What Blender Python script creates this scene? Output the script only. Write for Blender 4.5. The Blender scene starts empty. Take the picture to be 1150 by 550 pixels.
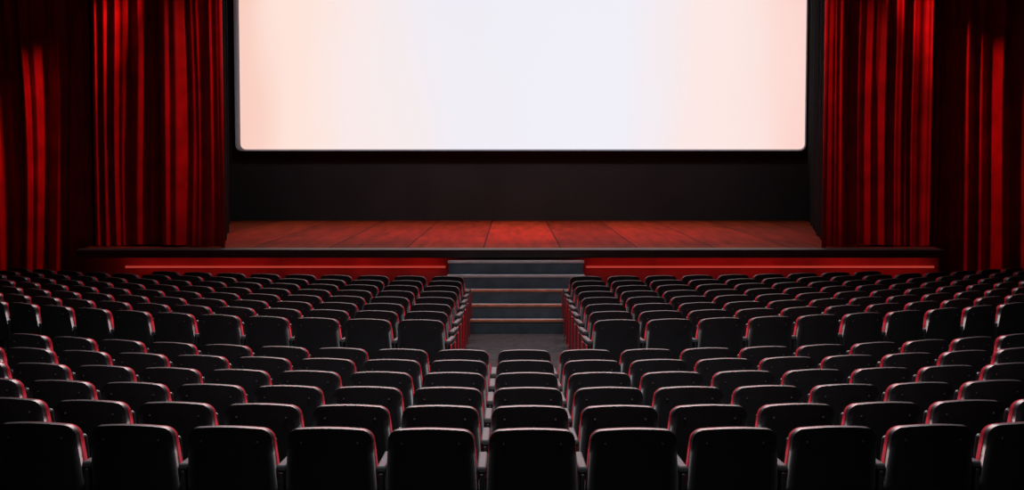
import bpy, bmesh, math, random
from mathutils import Vector, Matrix
random.seed(7)
scn = bpy.context.scene
try:
    scn.view_settings.view_transform = 'Standard'
    scn.view_settings.look = 'None'
except Exception as e:
    print(e)

# ------------------------------------------------------------------ materials
def mat(name, color, rough=0.5, metal=0.0, noise=0.0, nscale=8.0, bump=0.0, bscale=60.0, spec=None, sheen=0.0,
        emis=None, estr=0.0, coat=0.0):
    m = bpy.data.materials.new(name); m.use_nodes = True
    nt = m.node_tree; b = nt.nodes['Principled BSDF']
    b.inputs['Base Color'].default_value = (*color, 1)
    b.inputs['Roughness'].default_value = rough
    b.inputs['Metallic'].default_value = metal
    if spec is not None: b.inputs['Specular IOR Level'].default_value = spec
    if sheen: 
        b.inputs['Sheen Weight'].default_value = sheen
        b.inputs['Sheen Tint'].default_value = (*color, 1)
    if coat: b.inputs['Coat Weight'].default_value = coat
    if emis:
        b.inputs['Emission Color'].default_value = (*emis, 1); b.inputs['Emission Strength'].default_value = estr
    tc = nt.nodes.new('ShaderNodeTexCoord')
    if noise:
        n = nt.nodes.new('ShaderNodeTexNoise'); n.inputs['Scale'].default_value = nscale
        n.inputs['Detail'].default_value = 5
        nt.links.new(tc.outputs['Object'], n.inputs['Vector'])
        r = nt.nodes.new('ShaderNodeMapRange')
        r.inputs['From Min'].default_value = 0.3; r.inputs['From Max'].default_value = 0.7
        r.inputs['To Min'].default_value = 1 - noise; r.inputs['To Max'].default_value = 1 + noise
        nt.links.new(n.outputs['Fac'], r.inputs['Value'])
        mx = nt.nodes.new('ShaderNodeVectorMath'); mx.operation = 'SCALE'
        mx.inputs[0].default_value = color
        nt.links.new(r.outputs['Result'], mx.inputs['Scale'])
        nt.links.new(mx.outputs['Vector'], b.inputs['Base Color'])
    if bump:
        n2 = nt.nodes.new('ShaderNodeTexNoise'); n2.inputs['Scale'].default_value = bscale
        nt.links.new(tc.outputs['Object'], n2.inputs['Vector'])
        bp = nt.nodes.new('ShaderNodeBump'); bp.inputs['Strength'].default_value = bump
        bp.inputs['Distance'].default_value = 0.01
        nt.links.new(n2.outputs['Fac'], bp.inputs['Height'])
        nt.links.new(bp.outputs['Normal'], b.inputs['Normal'])
    return m

M_shell = mat('seat_black_plastic', (0.016, 0.016, 0.018), 0.40, noise=0.2, nscale=10)
M_cush = mat('seat_red_upholstery', (0.40, 0.010, 0.026), 0.8, noise=0.15, nscale=20, spec=0.1)
M_frame = mat('seat_dark_metal', (0.03, 0.03, 0.032), 0.4, metal=0.3, noise=0.1)
M_pad = mat('armrest_grey_plastic', (0.075, 0.075, 0.08), 0.65, noise=0.1, spec=0.2)
M_bolt = mat('bolt_steel', (0.5, 0.5, 0.5), 0.3, metal=1.0)
M_endlit = mat('aisle_frame_red_lit', (0.80, 0.02, 0.03), 0.4, noise=0.1)  # red light caught by the aisle-end frames, put into the base colour
M_curt = mat('red_velvet', (0.36, 0.005, 0.012), 0.52, noise=0.3, nscale=3, bump=0.1, bscale=30, spec=0.3)
M_blackc = mat('black_drape', (0.014, 0.014, 0.015), 0.95, noise=0.2, nscale=3, spec=0.1)
M_mask = mat('black_masking', (0.040, 0.038, 0.041), 0.95, noise=0.12, nscale=1.0, spec=0.1)
M_wall = mat('dark_wall_paint', (0.02, 0.012, 0.012), 0.9, noise=0.2, nscale=1.5)
M_ceil = mat('dark_ceiling_paint', (0.02, 0.02, 0.02), 0.9, noise=0.1)
M_floor = mat('grey_carpet', (0.026, 0.028, 0.030), 0.95, noise=0.5, nscale=12, bump=0.4, bscale=120, spec=0.15)
M_lip = mat('stage_lip_charcoal', (0.03, 0.028, 0.028), 0.5, noise=0.3, nscale=4)
M_fascia = mat('stage_fascia_red', (0.5, 0.04, 0.035), 0.6, noise=0.5, nscale=1.2)
M_led = mat('led_red', (0.5, 0.02, 0.02), 0.5, noise=0.05, emis=(1.0, 0.12, 0.09), estr=0.30)
M_step = mat('stair_blue_grey_vinyl', (0.11, 0.155, 0.185), 0.55, noise=0.25, nscale=5)
M_nose = mat('stair_nosing_brass', (0.8, 0.34, 0.2), 0.4, metal=0.1, noise=0.2)
M_nosew = mat('stair_nosing_aluminium', (0.8, 0.82, 0.82), 0.35, metal=0.3, noise=0.1)
M_sframe = mat('screen_frame_grey', (0.5, 0.6, 0.7), 0.5, noise=0.05)

# stage wood
def wood_mat():
    m = bpy.data.materials.new('stage_wood_boards'); m.use_nodes = True
    nt = m.node_tree; b = nt.nodes['Principled BSDF']
    tc = nt.nodes.new('ShaderNodeTexCoord')
    mp = nt.nodes.new('ShaderNodeMapping'); mp.inputs['Rotation'].default_value = (0, 0, math.radians(90))
    mp.inputs['Location'].default_value = (0.7, 0.45, 0)
    nt.links.new(tc.outputs['Object'], mp.inputs['Vector'])
    br = nt.nodes.new('ShaderNodeTexBrick')
    br.inputs['Scale'].default_value = 1.0
    br.inputs['Brick Width'].default_value = 12.0; br.inputs['Row Height'].default_value = 1.22
    br.inputs['Mortar Size'].default_value = 0.014
    br.inputs['Color1'].default_value = (0.30, 0.055, 0.018, 1)
    br.inputs['Color2'].default_value = (0.19, 0.036, 0.012, 1)
    br.inputs['Mortar'].default_value = (0.05, 0.01, 0.006, 1)
    nt.links.new(mp.outputs['Vector'], br.inputs['Vector'])
    n = nt.nodes.new('ShaderNodeTexNoise'); n.inputs['Scale'].default_value = 3.0; n.inputs['Detail'].default_value = 7
    mp2 = nt.nodes.new('ShaderNodeMapping'); mp2.inputs['Scale'].default_value = (2.5, 0.25, 1)
    nt.links.new(tc.outputs['Object'], mp2.inputs['Vector']); nt.links.new(mp2.outputs['Vector'], n.inputs['Vector'])
    mx = nt.nodes.new('ShaderNodeMix'); mx.data_type = 'RGBA'; mx.blend_type = 'MULTIPLY'
    mx.inputs[0].default_value = 0.9
    nt.links.new(br.outputs['Color'], mx.inputs[6])
    r = nt.nodes.new('ShaderNodeMapRange'); r.inputs['From Min'].default_value = .25; r.inputs['From Max'].default_value = .75
    r.inputs['To Min'].default_value = .45; r.inputs['To Max'].default_value = 1.15
    nt.links.new(n.outputs['Fac'], r.inputs['Value']); nt.links.new(r.outputs['Result'], mx.inputs[7])
    nt.links.new(mx.outputs[2], b.inputs['Base Color'])
    b.inputs['Roughness'].default_value = 0.7
    b.inputs['Specular IOR Level'].default_value = 0.04
    return m
M_wood = wood_mat()

# projected light on the cinema screen: cool white in the middle, warm pink towards the sides
def screen_mat():
    m = bpy.data.materials.new('lit_projection_screen'); m.use_nodes = True
    nt = m.node_tree; b = nt.nodes['Principled BSDF']
    b.inputs['Base Color'].default_value = (0.04, 0.04, 0.04, 1); b.inputs['Roughness'].default_value = 0.9
    tc = nt.nodes.new('ShaderNodeTexCoord')
    sx = nt.nodes.new('ShaderNodeSeparateXYZ'); nt.links.new(tc.outputs['Generated'], sx.inputs[0])
    n = nt.nodes.new('ShaderNodeTexNoise'); n.inputs['Scale'].default_value = 2.2; n.inputs['Detail'].default_value = 1
    mp = nt.nodes.new('ShaderNodeMapping'); mp.inputs['Scale'].default_value = (3.2, 1, 0.5)
    nt.links.new(tc.outputs['Generated'], mp.inputs['Vector']); nt.links.new(mp.outputs['Vector'], n.inputs['Vector'])
    a = nt.nodes.new('ShaderNodeMath'); a.operation = 'MULTIPLY_ADD'
    a.inputs[1].default_value = 0.16; nt.links.new(n.outputs['Fac'], a.inputs[0]); 
    s2 = nt.nodes.new('ShaderNodeMath'); s2.operation = 'SUBTRACT'; s2.inputs[1].default_value = 0.08
    nt.links.new(sx.outputs['X'], s2.inputs[0]); nt.links.new(s2.outputs[0], a.inputs[2])
    cr = nt.nodes.new('ShaderNodeValToRGB'); cr.color_ramp.interpolation = 'EASE'
    e = cr.color_ramp.elements
    e[0].position = 0.0; e[0].color = (0.95, 0.62, 0.53, 1)
    e[1].position = 1.0; e[1].color = (0.98, 0.66, 0.60, 1)
    for p, c in ((0.08, (0.99, 0.77, 0.69)), (0.24, (0.94, 0.82, 0.81)), (0.38, (0.86, 0.84, 0.90)), (0.64, (0.86, 0.85, 0.92)), (0.84, (0.97, 0.80, 0.77))):
        x = e.new(p); x.color = (*c, 1)
    nt.links.new(a.outputs[0], cr.inputs[0])
    nt.links.new(cr.outputs[0], b.inputs['Emission Color'])
    b.inputs['Emission Strength'].default_value = 1.0
    return m
M_screen = screen_mat()

# ------------------------------------------------------------------ helpers
def link(me, name, loc=(0, 0, 0), rot=0.0):
    o = bpy.data.objects.new(name, me); scn.collection.objects.link(o)
    o.location = loc; o.rotation_euler = (0, 0, rot); return o

def add_box(bm, x0, x1, y0, y1, z0, z1, mi=0, bev=0.0, seg=2, mtx=None):
    r = bmesh.ops.create_cube(bm, size=1)
    vs = r['verts']
    for v in vs:
        v.co = Vector(((x0 + x1) / 2 + v.co.x * (x1 - x0), (y0 + y1) / 2 + v.co.y * (y1 - y0), (z0 + z1) / 2 + v.co.z * (z1 - z0)))
        if mtx: v.co = mtx @ v.co
    fs = set(f for v in vs for f in v.link_faces)
    for f in fs: f.material_index = mi
    if bev:
        es = list(set(e for v in vs for e in v.link_edges))
        rr = bmesh.ops.bevel(bm, geom=es, offset=bev, segments=seg, affect='EDGES', profile=0.5)
        for f in rr['faces']: f.material_index = mi; f.smooth = True

def box_obj(name, x0, x1, y0, y1, z0, z1, m, bev=0.0):
    bm = bmesh.new(); add_box(bm, x0, x1, y0, y1, z0, z1, 0, bev)
    me = bpy.data.meshes.new(name); bm.to_mesh(me); bm.free(); me.materials.append(m)
    return link(me, name)

# ------------------------------------------------------------------ theatre seat
def padded_panel(bm, z0, z1, w0, w1, rt, rb, y_fn, thick, bev, mi, crown=0.010, nx=12, nz=9):
    """shield shaped panel: half widths w0 (bottom) w1 (top), rounded corners rt/rb, curved through y_fn"""
    zs = []
    for i in range(5): zs.append(z0 + rb * (1 - math.cos(i / 4 * math.pi / 2)))
    for i in range(1, nz): zs.append(z0 + rb + (z1 - rt - z0 - rb) * i / nz)
    for i in range(7): zs.append(z1 - rt + rt * math.sin(i / 6 * math.pi / 2))
    def hw(z):
        w = w0 + (w1 - w0) * ((z - z0) / (z1 - z0)) ** 1.6
        if z > z1 - rt: w -= rt - math.sqrt(max(0, rt * rt - (z - (z1 - rt)) ** 2))
        if z < z0 + rb: w -= rb - math.sqrt(max(0, rb * rb - ((z0 + rb) - z) ** 2))
        return w
    G = []
    for side in (0, 1):
        g = []
        for z in zs:
            row = []
            for i in range(nx + 1):
                u = -1 + 2 * i / nx
                x = u * hw(z)
                t = (z - z0) / (z1 - z0)
                zz = z + crown * (1 - u * u) * max(0, t) ** 3
                row.append(bm.verts.new((x, y_fn(x, zz) + side * thick, zz)))
            g.append(row)
        G.append(g)
    fs = []
    nzv = len(zs)
    for j in range(nzv - 1):
        for i in range(nx):
            fs.append(bm.faces.new((G[0][j][i], G[0][j][i + 1], G[0][j + 1][i + 1], G[0][j + 1][i])))
            fs.append(bm.faces.new((G[1][j][i], G[1][j + 1][i], G[1][j + 1][i + 1], G[1][j][i + 1])))
    loop = [(0, i) for i in range(nx + 1)] + [(j, nx) for j in range(1, nzv)] + [(nzv - 1, i) for i in range(nx - 1, -1, -1)] + [(j, 0) for j in range(nzv - 2, 0, -1)]
    rim = []
    n = len(loop)
    for k in range(n):
        a = loop[k]; b = loop[(k + 1) % n]
        A0, B0 = G[0][a[0]][a[1]], G[0][b[0]][b[1]]; A1, B1 = G[1][a[0]][a[1]], G[1][b[0]][b[1]]
        fs.append(bm.faces.new((A0, A1, B1, B0)))
        rim += [bm.edges.get((A0, B0)), bm.edges.get((A1, B1))]
    for f in fs: f.material_index = mi; f.smooth = True
    r = bmesh.ops.bevel(bm, geom=rim, offset=bev, segments=4, affect='EDGES', profile=0.5, clamp_overlap=True)
    for f in r['faces']: f.material_index = mi; f.smooth = True

def seat_mesh(name, stds):
    bm = bmesh.new()
    yb = lambda x, z: -0.16 * (z - 0.42) + 0.55 * x * x - 0.02
    yc = lambda x, z: yb(x, z) + 0.042
    padded_panel(bm, 0.40, 0.850, 0.252, 0.227, 0.058, 0.035, yb, 0.050, 0.020, 0)
    padded_panel(bm, 0.44, 0.844, 0.2555, 0.2285, 0.060, 0.040, yc, 0.040, 0.014, 1)
    # tipped-up seat pan: black under-shell with red cushion behind it
    R = Matrix.Translation((0, 0.10, 0.40)) @ Matrix.Rotation(math.radians(12), 4, 'X')
    add_box(bm, -0.225, 0.225, 0.055, 0.10, -0.04, 0.36, 0, 0.02, 3, R)
    add_box(bm, -0.22, 0.22, -0.01, 0.054, -0.03, 0.35, 1, 0.025, 3, R)
    add_box(bm, -0.235, 0.235, 0.06, 0.10, 0.37, 0.41, 2, 0.01, 2)      # hinge bar
    # bolts
    for sx in (-1, 1):
        for zz in (0.775,):
            c = Vector((sx * 0.155, yb(sx * 0.155, zz) - 0.001, zz))
            r = bmesh.ops.create_cone(bm, segments=10, radius1=0.007, radius2=0.005, depth=0.006, cap_ends=True,
                                      matrix=Matrix.Translation(c) @ Matrix.Rotation(math.radians(90), 4, 'X'))
            for v in r['verts']:
                for f in v.link_faces: f.material_index = 4
    for sx in stds:
        x = sx * 0.275
        add_box(bm, x - 0.014, x + 0.014, 0.02, 0.20, 0.01, 0.60, 2, 0.006)         # standard plate
        add_box(bm, x - 0.010, x + 0.010, -0.03, 0.05, 0.40, 0.60, 2, 0.004)        # bracket to back
        add_box(bm, x - 0.03, x + 0.03, -0.04, 0.26, 0.0, 0.014, 2, 0.004)          # foot plate
        add_box(bm, x - 0.012, x + 0.012, 0.18, 0.36, 0.50, 0.60, 2, 0.006)         # arm bracket
        add_box(bm, x - 0.026, x + 0.026, -0.02, 0.38, 0.60, 0.64, 3, 0.012, 3)     # arm pad
    bmesh.ops.recalc_face_normals(bm, faces=bm.faces)
    me = bpy.data.meshes.new(name); bm.to_mesh(me)
    bm.free()
    for m in (M_shell, M_cush, M_frame, M_pad, M_bolt, M_endlit): me.materials.append(m)
    return me

def end_mesh(name, side):
    """aisle-end seat: both standards, plus an aisle panel on one side, its posts coloured as red-lit"""
    me0 = seat_mesh(name, (-1, 1))
    bm = bmesh.new(); bm.from_mesh(me0)
    x = side * 0.275
    xo = x + side * 0.022
    add_box(bm, min(xo - .006, xo + .006), max(xo - .006, xo + .006), 0.0, 0.34, 0.08, 0.59, 2, 0.005)
    xo2 = x + side * 0.032
    add_box(bm, xo2 - .007, xo2 + .007, 0.0, 0.03, 0.02, 0.595, 5, 0.003)
    add_box(bm, xo2 - .007, xo2 + .007, 0.30, 0.325, 0.02, 0.585, 5, 0.003)
    bm.to_mesh(me0); bm.free()
    return me0

ME_mid = seat_mesh('theatre_seat_mesh', (-1,))
ME_both = seat_mesh('theatre_seat_end_mesh', (-1, 1))
ME_endR = end_mesh('theatre_seat_aisle_right', 1)
ME_endL = end_mesh('theatre_seat_aisle_left', -1)

near_rows = [(7.40 + 0.95 * i, r) for i, r in enumerate((22, 20, 18, 15.5, 13, 11))]
far_rows = [(13.9 + 0.843 * i, r) for i, r in enumerate((10.3, 10.6, 11, 11.5, 12.2, 13, 14, 16))]
RT = near_rows + far_rows
def Rof(y):
    if y <= RT[0][0]: return RT[0][1]
    for (a, ra), (b, rb) in zip(RT, RT[1:]):
        if y <= b: return ra + (rb - ra) * (y - a) / (b - a)
    return RT[-1][1]
HP = [(-6, 0.80), (7.4, 0.240), (12.15, 0.004), (12.7, 0.004), (13.4, 0.061), (13.9, 0.061), (19.8, 0.0), (60, 0.0)]
def floor_h(x, y):
    dx = abs(x - 0.09)
    s = y
    for _ in range(6):
        R = Rof(s); d = min(dx, R * 0.95)
        s = y - (R - math.sqrt(R * R - d * d))
    for (a, za), (b, zb) in zip(HP, HP[1:]):
        if s <= b: return za + (zb - za) * (s - a) / (b - a)
    return 0.0

def place(me, cx, y0, R, s):
    th = s / R
    x = cx + R * math.sin(th); y = y0 + R - R * math.cos(th)
    if y > 20.75 and abs(x) < 7.15: return
    if abs(x) > 9.6 or y > 21.3: return
    return link(me, 'theatre_seat', (x, y, floor_h(x, y)), th)

P = 0.55
for y0, R in near_rows:
    K = 9
    for k in range(-K, K + 1):
        place(ME_both if k == K else ME_mid, 0.11, y0, R, k * P)
for y0, R in far_rows:
    for k in range(0, 17):
        s = 1.0 + k * P
        place(ME_mid if k else ME_endL, 0.07, y0, R, s)
        place(ME_mid if k else ME_endR, 0.07, y0, R, -s)

# ------------------------------------------------------------------ room shell
def floor_obj():
    bm = bmesh.new(); nx, ny = 60, 120
    g = []
    for j in range(ny + 1):
        y = -4 + 38 * j / ny
        g.append([bm.verts.new((-10.5 + 21 * i / nx, y, floor_h(-10.5 + 21 * i / nx, y))) for i in range(nx + 1)])
    for j in range(ny):
        for i in range(nx):
            f = bm.faces.new((g[j][i], g[j][i + 1], g[j + 1][i + 1], g[j + 1][i])); f.smooth = True
    me = bpy.data.meshes.new('floor'); bm.to_mesh(me); bm.free(); me.materials.append(M_floor)
    return link(me, 'floor')
floor_obj()
box_obj('wall_left', -10.7, -10.5, -4, 34, -0.2, 10, M_wall)
box_obj('wall_right', 10.5, 10.7, -4, 34, -0.2, 10, M_wall)
box_obj('wall_back', -10.5, 10.5, -4.2, -4, -0.2, 10, M_wall)
box_obj('wall_stage', -10.5, 10.5, 31.3, 31.5, -0.2, 10, M_mask)
box_obj('ceiling', -10.7, 10.7, -4.2, 34, 10, 10.2, M_ceil)
box_obj('wall_proscenium', -10.5, 10.5, 22.6, 22.9, 7.6, 10, M_wall)

# ------------------------------------------------------------------ stage
bm = bmesh.new()
add_box(bm, -6.76, 6.74, 21.6, 31.3, 0.0, 1.146, 0)
me = bpy.data.meshes.new('stage'); bm.to_mesh(me); bm.free()
me.materials.append(M_wood); me.materials.append(M_fascia)
for p in me.polygons:
    if p.normal.z < 0.5: p.material_index = 1
stage = link(me, 'stage')
lip = box_obj('lip', -6.76, 6.70, 21.2, 21.6, 1.02, 1.150, M_lip, 0.012); lip.parent = stage
trim = box_obj('lip_edge_trim', -6.76, 6.70, 21.185, 21.2, 1.115, 1.14, M_frame); trim.parent = stage
for i, (a, b) in enumerate(((-6.1, -1.05), (1.17, 6.66))):
    l = box_obj('led_strip_%d' % (i + 1), a, b, 21.56, 21.6, 0.835, 0.865, M_led); l.parent = stage

# stairs
bm = bmesh.new()
nst = 5; rise = 0.987 / nst
for i in range(nst):
    z1 = rise * (i + 1); y0 = 19.98 + i * 0.245
    add_box(bm, -0.97, 1.09, y0, 21.2, rise * i, z1 - 0.02, 0)
    add_box(bm, -0.98, 1.10, y0 - 0.015, 21.2, z1 - 0.02, z1, 0)
    add_box(bm, -0.985, 1.105, y0 - 0.028, y0 + 0.03, z1 - 0.028, z1 + 0.004, 2 if i >= 3 else 1)
me = bpy.data.meshes.new('stage_stairs'); bm.to_mesh(me); bm.free()
for m in (M_step, M_nose, M_nosew): me.materials.append(m)
link(me, 'stage_stairs')

# ------------------------------------------------------------------ screen
def rounded_rect(x0, x1, z0, z1, r, n=8):
    pts = []
    for cx, cz, a0 in ((x1 - r, z0 + r, -90), (x1 - r, z1 - r, 0), (x0 + r, z1 - r, 90), (x0 + r, z0 + r, 180)):
        for i in range(n + 1):
            a = math.radians(a0 + 90 * i / n); pts.append((cx + r * math.cos(a), cz + r * math.sin(a)))
    return pts
def slab(name, pts, y0, y1, m):
    bm = bmesh.new()
    A = [bm.verts.new((x, y0, z)) for x, z in pts]; B = [bm.verts.new((x, y1, z)) for x, z in pts]
    bm.faces.new(A); bm.faces.new(list(reversed(B)))
    n = len(A)
    for i in range(n): bm.faces.new((A[i], B[i], B[(i + 1) % n], A[(i + 1) % n]))
    bmesh.ops.recalc_face_normals(bm, faces=bm.faces)
    me = bpy.data.meshes.new(name); bm.to_mesh(me); bm.free(); me.materials.append(m)
    return link(me, name)
scr = slab('cinema_screen', rounded_rect(-6.12, 6.60, 2.765, 9.2, 0.12), 31.0, 31.05, M_screen)
fr = slab('frame', rounded_rect(-6.25, 6.64, 2.73, 9.3, 0.14), 31.06, 31.14, M_sframe); fr.parent = scr

# ------------------------------------------------------------------ curtains
def curtain(name, A, B, z0, z1, m, amp=(0.05, 0.12), wid=(0.08, 0.2), seed=1, nz=48, drift=0.05, lit_edge_roll=None):
    rnd = random.Random(seed)
    A = Vector((A[0], A[1])); B = Vector((B[0], B[1])); L = (B - A).length
    d = (B - A) / L; nrm = Vector((d.y, -d.x))
    if nrm.y > 0: nrm = -nrm
    def mk(w, a):
        kn = [(0, 0)]; s = 0; sg = 1
        while s < L:
            s += rnd.uniform(*w) * rnd.choice((0.7, 1, 1, 1.5)); kn.append((s, sg * rnd.uniform(*a) * rnd.choice((0.35, 0.8, 1.0)))); sg = -sg
        return kn
    kn = mk(wid, amp)
    kn2 = [(a, v * rnd.uniform(0.1, 1.6)) for a, v in kn]
    kn3 = mk((wid[0] * 3, wid[1] * 3), (amp[0] * 0.8, amp[1] * 0.9))
    kn4 = mk((0.03, 0.07), (0.006, 0.018))
    def ev(K, s):
        for (a, va), (b, vb) in zip(K, K[1:]):
            if s <= b:
                t = (s - a) / (b - a); t = (1 - math.cos(t * math.pi)) / 2
                return va + (vb - va) * t
        return K[-1][1]
    nx = int(L / 0.014)
    ph = [rnd.uniform(0, 6.28) for _ in range(8)]
    bm = bmesh.new(); g = []
    for j in range(nz + 1):
        t = j / nz; z = z0 + (z1 - z0) * t
        row = []
        for i in range(nx + 1):
            s = L * i / nx
            mixv = min(1, max(0, 0.5 + 0.6 * math.sin(t * 5 + s * 1.3 + ph[5])))
            sh = drift * (math.sin(2.1 * t * 3 + s * 1.7 + ph[0]) + 0.6 * math.sin(5 * t + s * 3.1 + ph[1]))
            ss = min(L, max(0, s + sh * min(1, s / 0.4, (L - s) / 0.4)))
            dv = ev(kn, ss) * (1 - mixv) + ev(kn2, ss) * mixv
            dv *= 1.0 + 0.15 * math.sin(t * 4 + ph[2])
            dv += ev(kn3, ss) + ev(kn4, ss)
            p = A + d * s + nrm * dv
            zz = z
            if j == 0: zz += 0.015 * math.sin(s * 5 + ph[3]) + 0.02
            row.append(bm.verts.new((p.x, p.y, zz)))
        g.append(row)
    for j in range(nz):
        for i in range(nx):
            f = bm.faces.new((g[j][i], g[j][i + 1], g[j + 1][i + 1], g[j + 1][i])); f.smooth = True
    if lit_edge_roll:  # cylinder added so the edge fold catches a bright line of light
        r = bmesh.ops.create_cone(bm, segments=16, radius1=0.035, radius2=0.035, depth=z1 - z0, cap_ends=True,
                          matrix=Matrix.Translation((lit_edge_roll[0], lit_edge_roll[1], (z1 + z0) / 2)))
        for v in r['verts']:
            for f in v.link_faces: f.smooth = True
    me = bpy.data.meshes.new(name); bm.to_mesh(me); bm.free(); me.materials.append(m)
    return link(me, name)

ST = 1.15
curtain('stage_curtain', (-6.7, 22.02), (-5.62, 22.02), ST, 7.9, M_curt, seed=3, amp=(0.035, 0.085), wid=(0.05, 0.12), drift=0.03)
curtain('stage_curtain', (-5.58, 21.85), (-4.60, 21.85), ST, 7.9, M_curt, seed=5, amp=(0.03, 0.075), wid=(0.05, 0.12), drift=0.03, lit_edge_roll=(-4.58, 21.68))
curtain('stage_curtain', (4.96, 21.85), (6.68, 21.95), ST, 7.9, M_curt, seed=9, amp=(0.035, 0.085), wid=(0.05, 0.13), drift=0.03, lit_edge_roll=(4.94, 21.68))
curtain('stage_curtain', (-6.82, 22.3), (-10.4, 21.9), 0.02, 7.9, M_curt, seed=12, amp=(0.06, 0.14), wid=(0.07, 0.19), drift=0.04)
curtain('stage_curtain', (6.80, 22.3), (10.4, 21.9), 0.02, 7.9, M_curt, seed=14, amp=(0.06, 0.14), wid=(0.07, 0.19), drift=0.04)
curtain('black_leg_curtain', (-4.66, 22.2), (-6.42, 30.95), ST, 9.5, M_blackc, seed=20, amp=(0.01, 0.03))
curtain('black_leg_curtain', (5.06, 22.2), (6.70, 30.95), ST, 9.5, M_blackc, seed=21, amp=(0.01, 0.03))

# ------------------------------------------------------------------ lights
def area(name, loc, target, sx, sy, e, col, spread=180):
    l = bpy.data.lights.new(name, 'AREA'); l.shape = 'RECTANGLE'; l.size = sx; l.size_y = sy
    l.energy = e; l.color = col; l.spread = math.radians(spread)
    o = bpy.data.objects.new(name, l); scn.collection.objects.link(o); o.location = loc
    o.rotation_euler = (Vector(target) - Vector(loc)).to_track_quat('-Z', 'Y').to_euler(); return o
def spot(name, loc, target, e, col, ang, blend=0.6, rad=0.05):
    l = bpy.data.lights.new(name, 'SPOT'); l.energy = e; l.color = col; l.spot_size = math.radians(ang)
    l.spot_blend = blend; l.shadow_soft_size = rad
    o = bpy.data.objects.new(name, l); scn.collection.objects.link(o); o.location = loc
    o.rotation_euler = (Vector(target) - Vector(loc)).to_track_quat('-Z', 'Y').to_euler(); return o
RED = (1.0, 0.10, 0.08)
area('stage_wash_light', (0.1, 25.8, 8.8), (0.1, 25.8, 1), 6, 2.5, 260, (1.0, 0.12, 0.045), 80)
area('upstage_fill_light', (0.1, 26.5, 7.8), (0.1, 31, 2.0), 9, 0.6, 55, (1.0, 0.93, 0.95), 90)  # unseen fill, added to lift the dark masking wall
area('stage_front_light', (0.1, 20.5, 8.5), (0.1, 13, 0.5), 8, 0.6, 220, RED, 100)
area('seat_rim_fill_light', (0.1, 20.6, 9.6), (0.1, 13, 0.5), 10, 0.8, 720, (0.95, 0.97, 1.0), 110)  # unseen white lamp, added to brighten the seat rims
area('house_light', (0, 7, 9.8), (0, 11.5, 0), 4, 4, 250, (0.95, 0.97, 1.0), 80)
area('fascia_fill_light', (-3.6, 21.3, 0.98), (-3.6, 21.6, 0.84), 5.0, 0.04, 1.6, RED)  # unseen lamp, added because the LED strip alone barely lights the fascia
area('fascia_fill_light', (3.9, 21.3, 0.98), (3.9, 21.6, 0.84), 5.4, 0.04, 2.2, RED)  # same added red fill for the right half of the fascia
spot('curtain_spot_light', (-1.0, 19.6, 7.4), (-5.5, 21.9, 3.2), 1000, RED, 34, 1.0, 0.12)
spot('curtain_spot_light', (1.3, 19.6, 7.4), (5.7, 21.9, 3.2), 1000, RED, 34, 1.0, 0.12)
spot('curtain_spot_light', (-4.9, 21.3, 6.4), (-7.8, 22.1, 3.1), 520, RED, 28, 0.9, 0.04)
spot('curtain_spot_light', (5.1, 21.3, 6.4), (8.0, 22.1, 3.1), 520, RED, 28, 0.9, 0.04)

w = bpy.data.worlds.new('world'); scn.world = w; w.use_nodes = True
w.node_tree.nodes['Background'].inputs[0].default_value = (0.02, 0.02, 0.025, 1)
w.node_tree.nodes['Background'].inputs[1].default_value = 0.3

# ------------------------------------------------------------------ camera
cam = bpy.data.cameras.new('camera'); co = bpy.data.objects.new('camera', cam); scn.collection.objects.link(co)
cam.sensor_width = 36; cam.lens = 36 * 1540 / 1150; cam.clip_end = 200
co.location = (0, 0, 2.556); co.rotation_euler = (math.radians(90 - 3.604), 0, 0)
scn.camera = co
